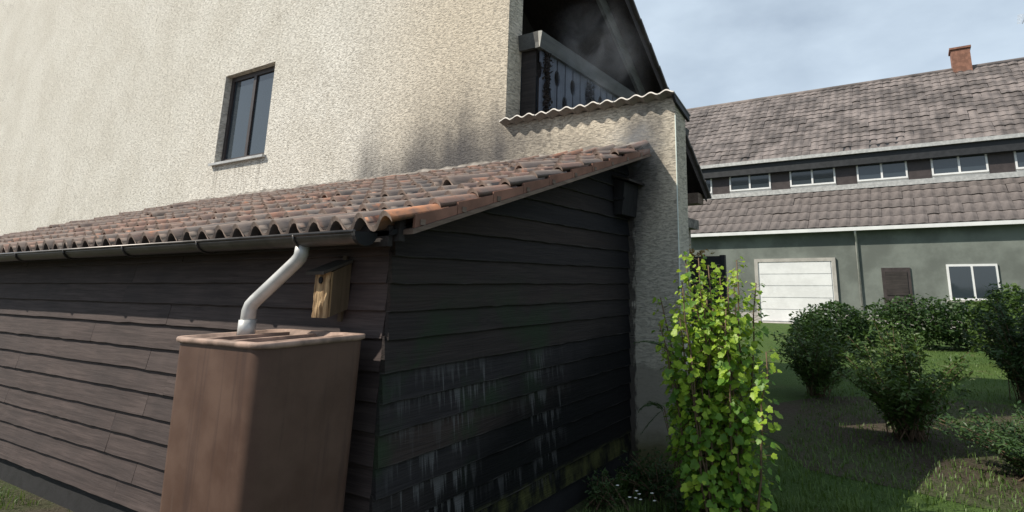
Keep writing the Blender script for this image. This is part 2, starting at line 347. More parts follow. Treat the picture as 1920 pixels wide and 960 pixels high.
# ------------------------------------------------------------------ the house with the plastered wall
house = thing('house', 'tall cream plastered house with soot stains and a recessed balcony under its gable', 'house', (-8, 3, 0))
XN, XC, TH = -1.504, .52, .26
ZT = 1.735 + E                                         # top of the low wing wall
mb = MB()
wx0, wx1, wz0, wz1 = -7.45, -6.08, 3.5, 5.0
mb.box(-26, wx0, 0, TH, 0, 10.6); mb.box(wx0, wx1, 0, TH, 0, wz0); mb.box(wx0, wx1, 0, TH, wz1, 10.6); mb.box(wx1, XN, 0, TH, 0, 10.6)
put('wall', mb.mesh('wall', M['stucco'], False), house)
mb = MB(); mb.prism([(0, 0), (TH + .01, 0), (TH + .01, ZT - .1), (0, ZT)], 'x', XN, XC); put('wing_wall', mb.mesh('wing_wall', M['stucco']), house)
mb = MB(); mb.box(XC - .004, XC + .0045, -.0045, .004, 1.42, 3.16); put('corner_bead', mb.mesh('bead', M['bead']), house)
# window in the wall
mb = MB(); mb.box(wx0, wx1, .10, .16, wz0, wz0 + .08).box(wx0, wx1, .10, .16, wz1 - .08, wz1).box(wx0, wx0 + .08, .10, .16, wz0 + .08, wz1 - .08).box(wx1 - .08, wx1, .10, .16, wz0 + .08, wz1 - .08).box(-6.8, -6.73, .10, .16, wz0 + .08, wz1 - .08)
win = put('window', mb.mesh('window_frame', M['frame']), house)
for a, b in ((wx0 + .08, -6.8), (-6.73, wx1 - .08)):
    mb = MB(); mb.box(a, b, .125, .135, wz0 + .08, wz1 - .08); put('pane', mb.mesh('pane', M['glass']), win)
mb = MB(); mb.box(wx0 - .05, wx1 + .05, -.06, .12, wz0 - .04, wz0 - .002); put('sill', mb.mesh('sill', M['pipe']), win)
# lower storey, balcony slab, gable wall, balcony door
mb = MB(); mb.box(-17.9, -1.42, TH + .002, 5.75, 0, 2.62); put('lower_storey', mb.mesh('lower', M['stucco'], False), house)
mb = MB(); mb.box(-3.0, -1.24, TH + .004, 5.72, 2.623, 2.80); put('balcony_floor', mb.mesh('balcony_floor', M['mortar']), house)
VZ0, VX, BX = 5.67 + E, -1.0, -1.27                    # verge line of the main roof: z = VZ0 - .733 * y at x = VX
SL = .733
def zr(y): return VZ0 - SL * y
mb = MB(); mb.prism([(TH + .01, 2.81), (5.3, 2.81), (5.3, zr(5.3) - .25), (TH + .01, zr(TH) - .25)], 'x', -3.2, -2.6); put('gable_wall', mb.mesh('gable', M['gable']), house)
mb = MB(); mb.box(-2.6, -2.55, 1.2, 2.15, 2.9, 4.9); d = put('balcony_door', mb.mesh('bdoor', M['frame']), house)
mb = MB(); mb.box(-2.55, -2.54, 1.3, 2.05, 3.1, 4.8); put('pane', mb.mesh('bpane', M['glass']), d)
mb = MB(); y0, y1 = TH + .004, 5.35
mb.prism([(y0, zr(y0) - .10), (y1, zr(y1) - .10), (y1, zr(y1) - .04), (y0, zr(y0) - .04)], 'x', -17.8, VX + .02); put('soffit', mb.mesh('soffit', M['soffit']), house)
mb = MB(); mb.prism([(y0, zr(y0) - .038), (y1 + .05, zr(y1 + .05) - .038), (y1 + .05, zr(y1 + .05) - .01), (y0, zr(y0) - .01)], 'x', -17.8, VX - .02); roof = put('roof', mb.mesh('roof', M['nb_tile']), house)
mb = MB(); mb.prism([(y0, zr(y0) - .36), (5.1, zr(5.1) - .36), (5.1, zr(5.1) - .102), (y0, zr(y0) - .102)], 'x', BX - .05, BX); put('barge_board', mb.mesh('barge', M['barge']), house)
mb = MB(); mb.prism([(y0, zr(y0) - .19), (y1 + .06, zr(y1 + .06) - .19), (y1 + .06, zr(y1 + .06) - .02), (y0, zr(y0) - .02)], 'x', VX + .022, VX + .045); put('verge_board', mb.mesh('vboard', M['soffit']), house)
mb = MB(); mb.box(-17.8, VX - .01, 5.05, 5.35, zr(5.35) - .30, zr(5.35) - .105); put('eaves_box', mb.mesh('eaves', M['trim']), house)
mb = MB(); mb.prism([(0, .012), (.43, -.02), (.43, .028), (0, .052)], 'x', -.34, .07); vt = mb.mesh('verge_tile', M['nb_tile'])
for i in range(15):                                    # verge tiles, each lifted over the one below it
    y = .30 + i * .35
    put('verge_tile', vt, roof, (VX + .02, y, zr(y) - .005), (-math.atan(SL), 0, 0))
# coping: S-shaped tiles laid over the wing wall, falling away from the garden
def wave(u, p, h): return h * .5 * (math.cos(2 * math.pi * u / p) - 1)
nco = 13; pc = (XC + .03 - XN) / nco
mb = MB(); n = 9; top = []; 
for i in range(n + 1):
    u = pc * 1.02 * i / n; top.append((u, .5 * .034 * (1 - math.cos(2 * math.pi * u / pc)) ** 1.0))
Lc = .46
for (u0, w0), (u1, w1) in zip(top, top[1:]):
    mb.q([(u0, 0, w0), (u1, 0, w1), (u1, Lc, w1), (u0, Lc, w0)], 0, True); mb.q([(u0, 0, w0 - .014), (u0, Lc, w0 - .014), (u1, Lc, w1 - .014), (u1, 0, w1 - .014)], 0, True)
    mb.q([(u0, 0, w0 - .014), (u1, 0, w1 - .014), (u1, 0, w1), (u0, 0, w0)], 1); mb.q([(u0, Lc, w0 - .014), (u0, Lc, w0), (u1, Lc, w1), (u1, Lc, w1 - .014)], 1)
u, w = top[-1]; mb.q([(u, 0, w - .014), (u, Lc, w - .014), (u, Lc, w), (u, 0, w)])
ct = mb.mesh('coping_tile', [M['cop'], M['cop_edge']], False)
for i in range(nco):
    put('coping_tile', ct, house, (XN + i * pc, -.105 + random.uniform(-.006, .006), ZT + .028 + random.uniform(-.004, .004)), (-math.atan(.27), 0, random.uniform(-.012, .012)))
mb = MB(); mb.prism([(-.09, ZT - .0), (TH + .06, ZT - .095), (TH + .06, ZT - .165), (-.04, ZT - .06)], 'x', XC + .003, XC + .03); put('coping_flashing', mb.mesh('flash', M['dark']), house)
# balcony railing
RX = -1.245; KX = -1.245
mb = MB(); zb, zt2 = 2.690 + E, 2.895 + E
mb.prism([(RX - .02, zb), (RX + .045, zb), (RX + .075, zt2 - .012), (RX + .06, zt2), (RX - .11, zt2), (RX - .11, zt2 - .05), (RX - .02, zt2 - .05)], 'y', .202, 5.15); put('handrail', mb.mesh('handrail', M['beam']), house)
mb = MB(); mb.prism([(.21, zb + .01), (.255, zb + .01), (.255, zt2 - .01), (.185, zt2 - .01)], 'x', XN - .002, RX + .035); put('handrail', mb.mesh('handrail_return', M['beam']), house)
mb = MB(); mb.q([(RX + .0452, .2012, zb + .002), (RX + .0752, .2012, zt2 - .012), (RX + .03, .182, zt2 - .012), (RX + .036, .204, zb + .01)]); put('mitre_end', mb.mesh('mitre', M['cut']), house)  # pale colour paints the sun on this handrail corner
def rail_board(w, lo_l, lo_r):
    zb0, ztop, rr, rz = 1.45 + E, 2.72 + E, .046, .10
    zL = (2.17 if lo_l else 2.45) + E; zR = (2.17 if lo_r else 2.45) + E
    P = [(0, zb0)]
    def arc(zc, y, sgn, up):
        a = [(y + sgn * rr * math.cos(t), zc + rz * math.sin(t)) for t in [R(-90 + 180 * k / 8) for k in range(9)]]
        return a if up else a[::-1]
    P = [(w, zb0)] + arc(zR, w, -1, True) + [(w, ztop), (0, ztop)] + arc(zL, 0, 1, False) + [(0, zb0)]
    return P
pair = []
for k in range(2):
    mb = MB(); mb.prism(rail_board(.155, k == 1, k == 0), 'x', 0, .02); pair.append(mb.mesh('railing_board', M['rail']))
for k in range(25):
    put('railing_board', pair[k % 2], house, (KX - .02, .295 + .183 * k, 0))
mb = MB(); mb.prism([(0, 1.45 + E), (.20, 1.45 + E), (.20, 2.72 + E), (0, 2.72 + E)], 'y', 0, .02); put('railing_board', mb.mesh('railing_front_board', M['dark_wood']), house, (XN + .002, .275, 0))
mb = MB(); mb.box(KX - .09, KX - .022, .36, 5.05, 2.58 + E, 2.70 + E); put('rail_batten', mb.mesh('batten', M['dark_wood']), house)
mb = MB(); mb.box(KX - .09, KX - .022, .36, 5.05, 1.55 + E, 1.65 + E); put('rail_batten', mb.mesh('batten2', M['dark_wood']), house)
mb = MB(); mb.box(-1.36, -1.29, 4.95, 5.04, 2.805, zr(5.0) - .37); put('balcony_post', mb.mesh('post', M['dark_wood']), house)

# ------------------------------------------------------------------ the shed
XL = -8.0; YF = -2.745
shed = thing('garden_shed', 'burnt lean-to shed of dark lapped boards with a clay tile roof against the house', 'shed', (XL / 2, YF / 2, 0))
def zv(y): return .254 + .333 * (y + 2.822) + E        # underside of the verge trim
zk = [-1.425, -1.285, -1.15, -1.007, -.871, -.720, -.580, -.437, -.281, -.142, -.003, .137, .292, .437, .585, .73, .875, 1.02, 1.165]
zk = [z + E for z in zk]
mb = MB(); mb.prism([(YF + .03, .02), (-.004, .02), (-.004, zv(0) + .02), (YF + .03, zv(YF) + .02)], 'x', XL + .03, -.012); put('sheathing', mb.mesh('sheathing', M['black']), shed)
def rough(t, s, a): return a * (mnoise.noise(Vector((t * 7.0, s * 13.7, 2.1))) + .5 * mnoise.noise(Vector((t * 31.0, s * 5.3, 7.7))))
def plank(along0, along1, z0, z1, side, seed, clip=None, st=26):
    """lapped board; local origin at its lower left end; side: runs along +y on x=0, else runs along +x on y=YF"""
    mb = MB(); L_ = along1 - along0; rings = []
    for i in range(st + 1):
        t = along0 + L_ * i / st
        zb_ = z0 + rough(t, seed, .0055); zt_ = z1 if clip is None else min(z1, clip(t))
        zt_ = max(zt_, zb_ + .004)
        k = (zt_ - zb_) / (z1 - z0)
        o_b, o_t = .030 + rough(t, seed + 9, .003), .030 - .022 * k
        b = -.006
        sec = [(b, zb_), (o_b - .004, zb_), (o_b, zb_ + .004), (o_t, zt_), (b, zt_)]
        if side: rings.append([(p[0], t - along0, p[1] - z0) for p in sec])
        else: rings.append([(t - along0, -p[0], p[1] - z0) for p in sec])
    mb.loft(rings, 0, False, True, True)
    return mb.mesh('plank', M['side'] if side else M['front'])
for k in range(len(zk)):
    z0 = zk[k]; z1 = (zk[k + 1] if k + 1 < len(zk) else z0 + .145) + .022
    ys = YF - .022 + random.uniform(-.006, .004) - (.006 if k < 8 else 0)
    if zv(ys) < z0 + .03: ys = (z0 + .012 - .254 - E) / .333 - 2.822
    if ys > -.1: continue
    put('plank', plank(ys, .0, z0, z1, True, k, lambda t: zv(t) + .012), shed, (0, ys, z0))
mb = MB(); mb.box(XL + .05, .0, YF + .01, -.002, 0, zk[0] + .06); put('plinth', mb.mesh('plinth', M['black']), shed)
xb = [XL, -5.4, -2.6, -.004]
for k in range(13):
    z0 = zk[k] + .004; z1 = zk[k + 1] + .022
    if z1 > 1.98: z1 = 1.98
    xs_ = [xb[0]] + [v + random.uniform(-.9, .9) for v in xb[1:-1]] + [xb[-1]]
    for a, b in zip(xs_, xs_[1:]):
        if b > -.1: b = -.004 + random.uniform(-.012, 0)
        put('plank', plank(a + .003, b, z0, z1, False, 40 + k + a, None, 24), shed, (a + .003, YF, z0))
mb = MB(); mb.box(-.045, .003, YF - .004, YF + .05, .1, 1.9); put('corner_post', mb.mesh('corner_post', M['black']), shed)
# eaves: fascia, rafter tails, gutter
mb = MB(); mb.box(XL - .1, .165, -2.93, -2.905, 1.775, 1.875); put('fascia', mb.mesh('fascia', M['dark_wood']), shed)
for i in range(13):
    x = -.12 - i * .64
    mb = MB(); mb.prism([(-2.90, 1.79), (-2.60, 1.80), (-2.60, 1.93), (-2.90, 1.83)], 'x', x - .035, x + .035); put('rafter_tail', mb.mesh('rafter', M['dark_wood']), shed)
mb = MB(); n = 12; r0 = .058; gy, gz = -3.015, 1.838
for (xa, xb_) in ((XL - .1, .098),):
    prof = [(gy - r0 * math.cos(math.pi * k / n), gz - r0 * math.sin(math.pi * k / n)) for k in range(n + 1)]
    inn = [(gy - (r0 - .004) * math.cos(math.pi * k / n), gz - (r0 - .004) * math.sin(math.pi * k / n)) for k in range(n + 1)]
    P = prof + inn[::-1]
    k0 = len(mb.v)
    for x in (xa, xb_): mb.v += [(x, p[0], p[1] - .018 * (xa - x) / 8 * 0) for p in P]
    m_ = len(P)
    for i in range(m_): mb.f.append((k0 + i, k0 + (i + 1) % m_, k0 + m_ + (i + 1) % m_, k0 + m_ + i)); mb.m.append(0); mb.sm.append(i not in (n, m_ - 1))
gut = put('gutter', mb.mesh('gutter', M['zinc']), shed)
mb = MB(); mb.tube([(XL - .1, gy - r0, gz), (.098, gy - r0, gz)], .009, 8); put('gutter_bead', mb.mesh('gbead', M['zinc']), gut)
mb = MB(); mb.prism([(gy + 1.12 * r0 * math.cos(math.pi * k / 10), gz - 1.12 * r0 * math.sin(math.pi * k / 10)) for k in range(11)], 'x', .086, .112); put('end_cap', mb.mesh('endcap', M['black']), gut)
for i in range(9):
    x = -.35 - .9 * i
    mb = MB(); mb.tube([(x, gy - (r0 + .006) * math.cos(math.pi * k / 8), gz - (r0 + .006) * math.sin(math.pi * k / 8)) for k in range(9)] + [(x, -2.92, gz + .01)], .006, 5); put('bracket', mb.mesh('gbracket', M['zinc']), gut)
dp = thing('downpipe', 'pale grey pipe angled from the shed gutter down to the brown rain barrel', 'pipe', (-.30, -3.05, 1.35))
mb = MB(); mb.tube([(-.36, -3.015, 1.80), (-.36, -3.018, 1.745), (-.367, -3.02, 1.725), (-.385, -3.025, 1.705), (-.60, -3.08, 1.515), (-.62, -3.087, 1.492), (-.628, -3.09, 1.465), (-.63, -3.09, 1.30)], .034, 12); put('pipe', mb.mesh('pipe', M['pipe']), dp)
mb = MB(); mb.tube([(-.63, -3.09, 1.42), (-.63, -3.09, 1.33)], .041, 12); put('collar', mb.mesh('collar', M['pipe']), dp)

# roof tiles
PW = .1765; TL = .385; TILT = R(13.0); RH = .073
def prof(nseg):
    P = []
    for i in range(nseg + 1):
        t = i / nseg; u = t * PW * 1.12
        if t < .52: w = -RH + .010 * math.cos(t / .52 * 2 * math.pi - .6) * (1 if t < .26 else .6) + (max(0, (t - .30)) / .22) ** 2 * RH * .32
        else: w = 0
        P.append((u, w))
    return P
def sprof(nseg):                                       # trough left, roll right
    P = []
    for i in range(nseg + 1):
        u = (-.012 + i / nseg * (PW + .034))
        a = (u / PW - .715) * 2 * math.pi
        c = math.cos(a); c = (abs(c) ** .82) * (1 if c > 0 else -1)
        w = RH * .5 * (c - 1)
        P.append((u, w))
    return P
def tile_mesh(nseg=12, thick=.013, L_=TL, name='roof_tile', cut=0, tm='tile'):
    mb = MB(); P = sprof(nseg)[:nseg + 1 - cut]; lip = .025
    rows = [(0, 0, 1.0), (.05, .0, .985), (L_, 0, .93)]
    for (ya, _, sa), (yb, _, sb) in zip(rows, rows[1:]):
        for (u0, w0), (u1, w1) in zip(P, P[1:]):
            q = lambda u, w, y, s_: (u, y, (w + RH) * s_ - RH)
            mb.q([q(u0, w0, ya, sa), q(u1, w1, ya, sa), q(u1, w1, yb, sb), q(u0, w0, yb, sb)], 0, True)
    for (u0, w0), (u1, w1) in zip(P, P[1:]):
        mb.q([(u0, .004, w0 - lip), (u0, L_, w0 * 1.0 - thick - .004), (u1, L_, w1 - thick - .004), (u1, .004, w1 - lip)], 0, True)
        mb.q([(u0, .004, w0 - lip), (u1, .004, w1 - lip), (u1, 0, w1), (u0, 0, w0)], 1)
    for (u, w) in (P[0], P[-1]): mb.q([(u, .004, w - lip), (u, L_, w - thick), (u, L_, w), (u, 0, w)], 0)
    import bmesh
    me = mb.mesh(name, [M[tm], M['tile_end']], False)
    bm = bmesh.new(); bm.from_mesh(me); bmesh.ops.remove_doubles(bm, verts=bm.verts, dist=1e-5); bmesh.ops.recalc_face_normals(bm, faces=bm.faces)
    for f in bm.faces: f.smooth = f.material_index == 0
    bm.to_mesh(me); bm.free()
    me.update()
    return me
tiles = [tile_mesh(), tile_mesh(14, name='verge_roof_tile', cut=2), tile_mesh(14, name='eave_corner_tile', cut=2, tm='tile_orange')]
NC, NR = 47, 10
XR = .265                                              # right edge of the last tile's roll
cand = []
for r_ in range(NR):
    for c_ in range(NC):
        x = XR - PW * (c_ + 1) - .008; y = -3.0 + .293 * r_; z = .341 + .0990 * r_ + E - .006
        t = TILT; rz = 0
        if r_ == NR - 1: t = R(20 if c_ < 9 else 14.5) + random.gauss(0, .02); z += .003; y += .02
        jx, jy, jz = random.gauss(0, .003), random.gauss(0, .006), random.gauss(0, .003)
        rx, rzz, ryy = t + random.gauss(0, .010), random.gauss(0, .010), random.gauss(0, .014)
        if random.random() < .035 and r_ > 2 and c_ > 0: rzz += random.uniform(-.14, .14); jz += .014; jy -= random.uniform(0, .05)
        cand.append(((Vector((x, y, z)) - CAM).length, x + jx, y + jy, z + jz, rx, ryy, rzz, c_))
cand.sort()
for d_, x, y, z, rx, ryy, rzz, c_ in cand[:300]:
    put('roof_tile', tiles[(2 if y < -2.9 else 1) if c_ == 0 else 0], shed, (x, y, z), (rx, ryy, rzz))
rest = MB(); src = tiles[0]
for d_, x, y, z, rx, ryy, rzz, c_ in cand[300:]:
    T = Matrix.Translation((x, y, z)) @ Matrix.Rotation(rzz, 4, 'Z') @ Matrix.Rotation(ryy, 4, 'Y') @ Matrix.Rotation(rx, 4, 'X')
    b = len(rest.v); rest.v += [tuple(T @ v.co) for v in src.vertices]
    for p in src.polygons: rest.f.append(tuple(b + i for i in p.vertices)); rest.m.append(p.material_index); rest.sm.append(p.use_smooth)
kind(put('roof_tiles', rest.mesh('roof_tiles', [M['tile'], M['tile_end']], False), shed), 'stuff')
# roof deck under the tiles, verge plates, verge trim, mortar fillet
mb = MB(); mb.prism([(-2.93, .225 + E), (-.003, 1.21 + E), (-.003, 1.235 + E), (-2.93, .25 + E)], 'x', XL - .1, .19); put('roof_deck', mb.mesh('deck', M['black']), shed)
for r_ in range(10):
    y0 = -2.86 + .289 * r_; y1 = min(y0 + .285, -.004)
    mb = MB(); o = random.uniform(-.003, .003)
    mb.prism([(y0, zv(y0) + .022), (y1, zv(y1) + .022), (y1, zv(y1) + .070), (y0, zv(y0) + .088)], 'x', .246 + o, .262 + o); vp = put('verge_plate', mb.mesh('verge_plate', M['verge']), shed)
    mb = MB(); mb.box(.260, .267, y0 + .03, y0 + .062, zv(y0 + .045) + .024, zv(y0 + .045) + .052); put('clip', mb.mesh('clip', M['trim']), vp)
mb = MB(); ya, yb = -2.875, -.004
mb.prism([(ya, zv(ya) - .004), (yb, zv(yb) - .004), (yb, zv(yb) + .020), (ya, zv(ya) + .020)], 'x', .03, .270); put('verge_trim', mb.mesh('trim', M['trim']), shed)
mb = MB(); mb.box(.165, .20, -2.90, -2.862, 1.80, 1.93); put('verge_end', mb.mesh('vend', M['dark_wood']), shed)
mb = MB(); NS = 220; rings = []
for i in range(NS + 1):
    x = XL - .1 + (8.28 + .0) * i / NS
    a = mnoise.noise(Vector((x * 3.1, .3, 0))); b = mnoise.noise(Vector((x * 11, 4.3, 0)))
    h = .028 + .03 * a + .022 * b; d_ = .075 + .03 * b + .015 * a
    rings.append([(x, .0, 1.26 + E), (x, -d_ - .05, 1.235 + E), (x, -d_, 1.265 + E + .012 * b), (x, -.035, 1.30 + E + h * .5), (x, .0, 1.315 + E + h)])
mb.loft(rings, 0, True, True, True); put('mortar_fillet', mb.mesh('fillet', M['mortar']), shed)

# ------------------------------------------------------------------ nest boxes
bh = thing('birdhouse', 'sunlit wooden birdhouse with bark front and round hole on the shed front', 'birdhouse', (-.36, -2.84, 1.43))
x0, x1, ya, yb, zb = -.405, -.287, -2.894, -2.772, -.168 + E
mb = MB(); mb.prism([(ya + .018, zb), (yb, zb + .035), (yb, .108 + E), (ya + .018, .062 + E)], 'x', x1 - .016, x1); put('side', mb.mesh('bh_side', M['box_side']), bh)
mb = MB(); mb.prism([(ya + .018, zb), (yb, zb + .035), (yb, .108 + E), (ya + .018, .062 + E)], 'x', x0, x0 + .016); put('side', mb.mesh('bh_side2', M['box_side']), bh)
mb = MB(); mb.box(x0 + .016, x1 - .016, yb - .016, yb, zb + .035, .10 + E); put('back', mb.mesh('bh_back', M['box_side']), bh)
mb = MB()
nx, nz = 14, 22
for i in range(nx):
    for j in range(nz):
        def P(i, j):
            x = x0 + .0 + (x1 - x0) * i / nx; z = zb - .005 + (.062 + E - zb + .004) * j / nz
            ridge = mnoise.noise(Vector((x * 120, 3.0, z * 16))) * .006 + mnoise.noise(Vector((x * 50, 8.0, z * 30))) * .004
            return (x, ya - ridge - (.004 if 0 < i < nx else 0), z)
        mb.q([P(i, j), P(i + 1, j), P(i + 1, j + 1), P(i, j + 1)], 0, True)
mb.box(x0 + .001, x1 - .001, ya + .008, ya + .0178, zb, .058 + E)
fr = put('front', mb.mesh('bh_front', M['box_bark'], False), bh)
mb = MB(); mb.prism([(-.348 + .0145 * math.cos(R(30 * k)), .017 + E + .0185 * math.sin(R(30 * k))) for k in range(12)], 'y', ya - .0125, ya - .006); put('entrance_hole', mb.mesh('bh_hole', M['black']), fr)
mb = MB(); mb.prism([(ya - .045, .044 + E), (yb + .002, .112 + E), (yb + .002, .126 + E), (ya - .045, .060 + E)], 'x', x0 - .02, x1 + .008); put('roof', mb.mesh('bh_roof', M['box_roof']), bh)
mb = MB(); mb.box(-.36, -.33, -2.775, -2.762, zb - .03, 1.75); put('batten', mb.mesh('bh_batten', M['box_side']), bh)
nb = thing('nest_box', 'charred black nest box under the verge where shed meets house wall', 'nest box', (.08, -.2, 2.3))
mb = MB(); mb.prism([(.028, .61 + E), (.105, .61 + E), (.135, .905 + E), (.028, .945 + E)], 'y', -.31, -.012); put('body', mb.mesh('nb_body', M['char_wood']), nb)
mb = MB(); mb.prism([(.02, .955 + E), (.195, .905 + E), (.195, .925 + E), (.02, .975 + E)], 'y', -.335, -.004); put('roof', mb.mesh('nb_roof', M['dark_wood']), nb)
mb = MB(); mb.box(.024, .14, -.325, -.31, .74 + E, .765 + E); put('batten', mb.mesh('nb_batten', M['char_wood']), nb)

# ------------------------------------------------------------------ rain barrel
rb = thing('rain_barrel', 'tall brown plastic rain barrel with pale lid at the shed corner', 'barrel', (-.42, -3.13, 0))
def rr(hx, hy, r, z, n=5, cx=-.335, cy=-3.13):
    P = []
    for qx, qy, a0 in ((1, 1, 0), (-1, 1, 90), (-1, -1, 180), (1, -1, 270)):
        for k in range(n + 1):
            a = R(a0 + 90 * k / n); P.append((cx + qx * (hx - r) + r * math.cos(a), cy + qy * (hy - r) + r * math.sin(a), z))
    return P
hx, hy = .345, .265
mb = MB(); mb.loft([rr(hx - .035, hy - .03, .06, 0), rr(hx - .03, hy - .025, .065, .03), rr(hx - .006, hy - .006, .07, 1.30), rr(hx - .006, hy - .006, .07, 1.337)], 0, True, True, False); put('body', mb.mesh('rb_body', M['bin']), rb)
lidm = simple('pale_lid', (.36, .25, .20), .75, .55, 9, bump=.2)  # lid paler than the body, with darker mottling
mb = MB(); mb.loft([rr(hx - .005, hy - .005, .07, 1.334), rr(hx + .007, hy + .007, .073, 1.340), rr(hx + .008, hy + .008, .073, 1.354), rr(hx + .004, hy + .004, .07, 1.360), rr(hx - .03, hy - .03, .055, 1.36), rr(hx - .045, hy - .045, .05, 1.335)], 0, True, False, True); lid = put('lid', mb.mesh('rb_lid', lidm), rb)
for i, x in enumerate((-.55, -.335, -.13)):
    mb = MB(); mb.box(x - .016, x + .016, -3.34, -2.92, 1.333, 1.352); put('rib', mb.mesh('rb_rib', lidm), lid)

# ------------------------------------------------------------------ currant bush with lobed leaves
def leaf_verts(seed):
    rn = random.Random(seed); P = []
    ang = [0, 22, 45, 62, 85, 112, 140, 165]; rad = [1.0, .88, .70, .93, .72, .82, .66, .42]
    out = []
    for a, r in zip(ang, rad): out.append((a, r * rn.uniform(.92, 1.08)))
    full = out + [(-a, r * rn.uniform(.94, 1.06)) for a, r in out[:0:-1]]
    fold = rn.uniform(.12, .35)
    for a, r in full:
        x = r * math.sin(R(a)); y = r * math.cos(R(a)); P.append((x, y + .3, abs(x) * fold - .18 * (y + .3) ** 2 * .6 + .05 * math.sin(a * .12 + seed)))
    return P
def leaf_faces(mb, T, P, mi=0):
    b = len(mb.v); c = (0, .3, 0); mb.v.append(tuple(T @ Vector(c))); mb.v += [tuple(T @ Vector(p)) for p in P]
    n = len(P)
    for k in range(n): mb.f.append((b, b + 1 + k, b + 1 + (k + 1) % n)); mb.m.append(mi); mb.sm.append(True)
LV = [leaf_verts(s) for s in range(6)]
LM = []
for i, P in enumerate(LV):
    for m_ in ('bush', 'bush2'):
        mb = MB(); leaf_faces(mb, Matrix.Identity(4), P); LM.append((i, m_, mb.mesh('leaf', M[m_], False)))
bush = thing('currant_bush', 'bright green currant bush with lobed leaves beside the plastered wall', 'bush', (1.25, -1.05, 0))
rn = random.Random(21)
stems = []; leaves = []
for i in range(32):
    a = rn.uniform(0, 2 * math.pi); rad = rn.uniform(.05, .5) ; 
    bx_, by_ = 1.27 + .20 * math.cos(a) * rn.random(), -1.10 + .25 * math.sin(a) * rn.random()
    tx, ty = 1.25 + rad * math.cos(a) * .80, -1.13 + rad * math.sin(a) * 1.1
    h = rn.uniform(1.05, 1.80) - .55 * max(0, rad - .22) - (.35 if tx < .95 else 0)
    if i == 0: tx, ty, h = 1.12, -1.3, 1.80
    if i == 1: tx, ty, h = 1.25, -1.22, 1.72
    if i == 2: tx, ty, h = .86, -1.12, 1.50
    if i == 3: tx, ty, h = .80, -.95, 1.15
    path = []
    for k in range(9):
        t = k / 8; path.append(Vector((bx_ + (tx - bx_) * t ** .8 + rn.gauss(0, .008), by_ + (ty - by_) * t ** .8 + rn.gauss(0, .008), h * t)))
    path = [q + Vector((-.10, .10, 0)) for q in path]
    stems.append((path, h))
    nl = int(rn.uniform(70, 118) * h)
    for k in range(nl):
        t = (.10 + .90 * (k + rn.random()) / nl); f = t * 8; j = min(int(f), 7); p = path[j].lerp(path[j + 1], f - j)
        az = rn.uniform(0, 2 * math.pi); pet = rn.uniform(.02, .12) * (1.15 - .6 * t)
        d_ = Vector((math.cos(az), math.sin(az), rn.uniform(.05, .55))); q = p + d_ * pet
        sz = rn.choice((.017, .022, .026, .030, .034, .040)) * rn.uniform(.85, 1.1) * (1.0 if t < .85 else .75)
        nrm = (Vector((d_.x * .7, d_.y * .7, 1.0)) + Vector((rn.gauss(0, .35), rn.gauss(0, .35), 0)) + .45 * (CAM - q).normalized()).normalized()
        yv = (d_ - nrm * d_.dot(nrm)).normalized(); xv = yv.cross(nrm)
        T = Matrix.Translation(q) @ Matrix((xv, yv, nrm)).transposed().to_4x4() @ Matrix.Scale(sz, 4)
        leaves.append(((q - CAM).length - .35 * q.z * .2, p.copy(), q, T, rn.randrange(6), 1 if (rn.random() < .25 + .6 * t) else 0))  # brighter tone favoured towards the tips, painting a sunlit top
leaves.sort(key=lambda l: l[0])
mb = MB()
for path, h in stems: mb.tube(path, [.0085 * (1 - .7 * k / 8) + .0014 for k in range(9)], 5)
for l in leaves: mb.tube([l[1], l[2] + (l[2] - l[1]) * .02], .0011, 3, 0, False)
put('stems', mb.mesh('stems', M['stem']), bush)
for l in leaves[:300]:
    me = LM[l[4] * 2 + (0 if l[5] else 1)][2]
    o = put('leaf', me, bush, l[3].translation, l[3].to_euler(), l[3].to_scale())
for key, mname in ((1, 'bush'), (0, 'bush2')):
    mb = MB()
    for l in leaves[300:]:
        if l[5] == key: leaf_faces(mb, l[3], LV[l[4]])
    kind(put('foliage', mb.mesh('foliage', M[mname], False), bush), 'stuff')

# ------------------------------------------------------------------ feathery plants by the wall
def frond(mb, p0, d, length, droop, w, rn):
    d = Vector(d).normalized(); p = Vector(p0); pts = []
    for k in range(15):
        t = k / 14; pts.append(p.copy()); p = p + (d + Vector((0, 0, -droop * t))).normalized() * length / 14
    mb.tube(pts, .0022, 4)
    for k in range(2, 15):
        t = k / 14; ww = w * math.sin(math.pi * min(1, t * .85 + .12)); a = (pts[min(k + 1, 14)] - pts[k - 1]).normalized()
        s_ = a.cross(Vector((0, 0, 1))).normalized()
        for sg in (-1, 1):
            e = pts[k] + s_ * sg * ww + a * ww * .55 + Vector((0, 0, rn.uniform(-.012, .012)))
            u_ = a * .0065 + Vector((0, 0, .004)); m_ = pts[k].lerp(e, .55)
            mb.q([pts[k], m_ - u_, e, m_ + u_]); 
            for f in (.4, .7):
                c = pts[k].lerp(e, f); mb.q([c, c + a * .02 + s_ * sg * .008, c + a * .026 + s_ * sg * .02])
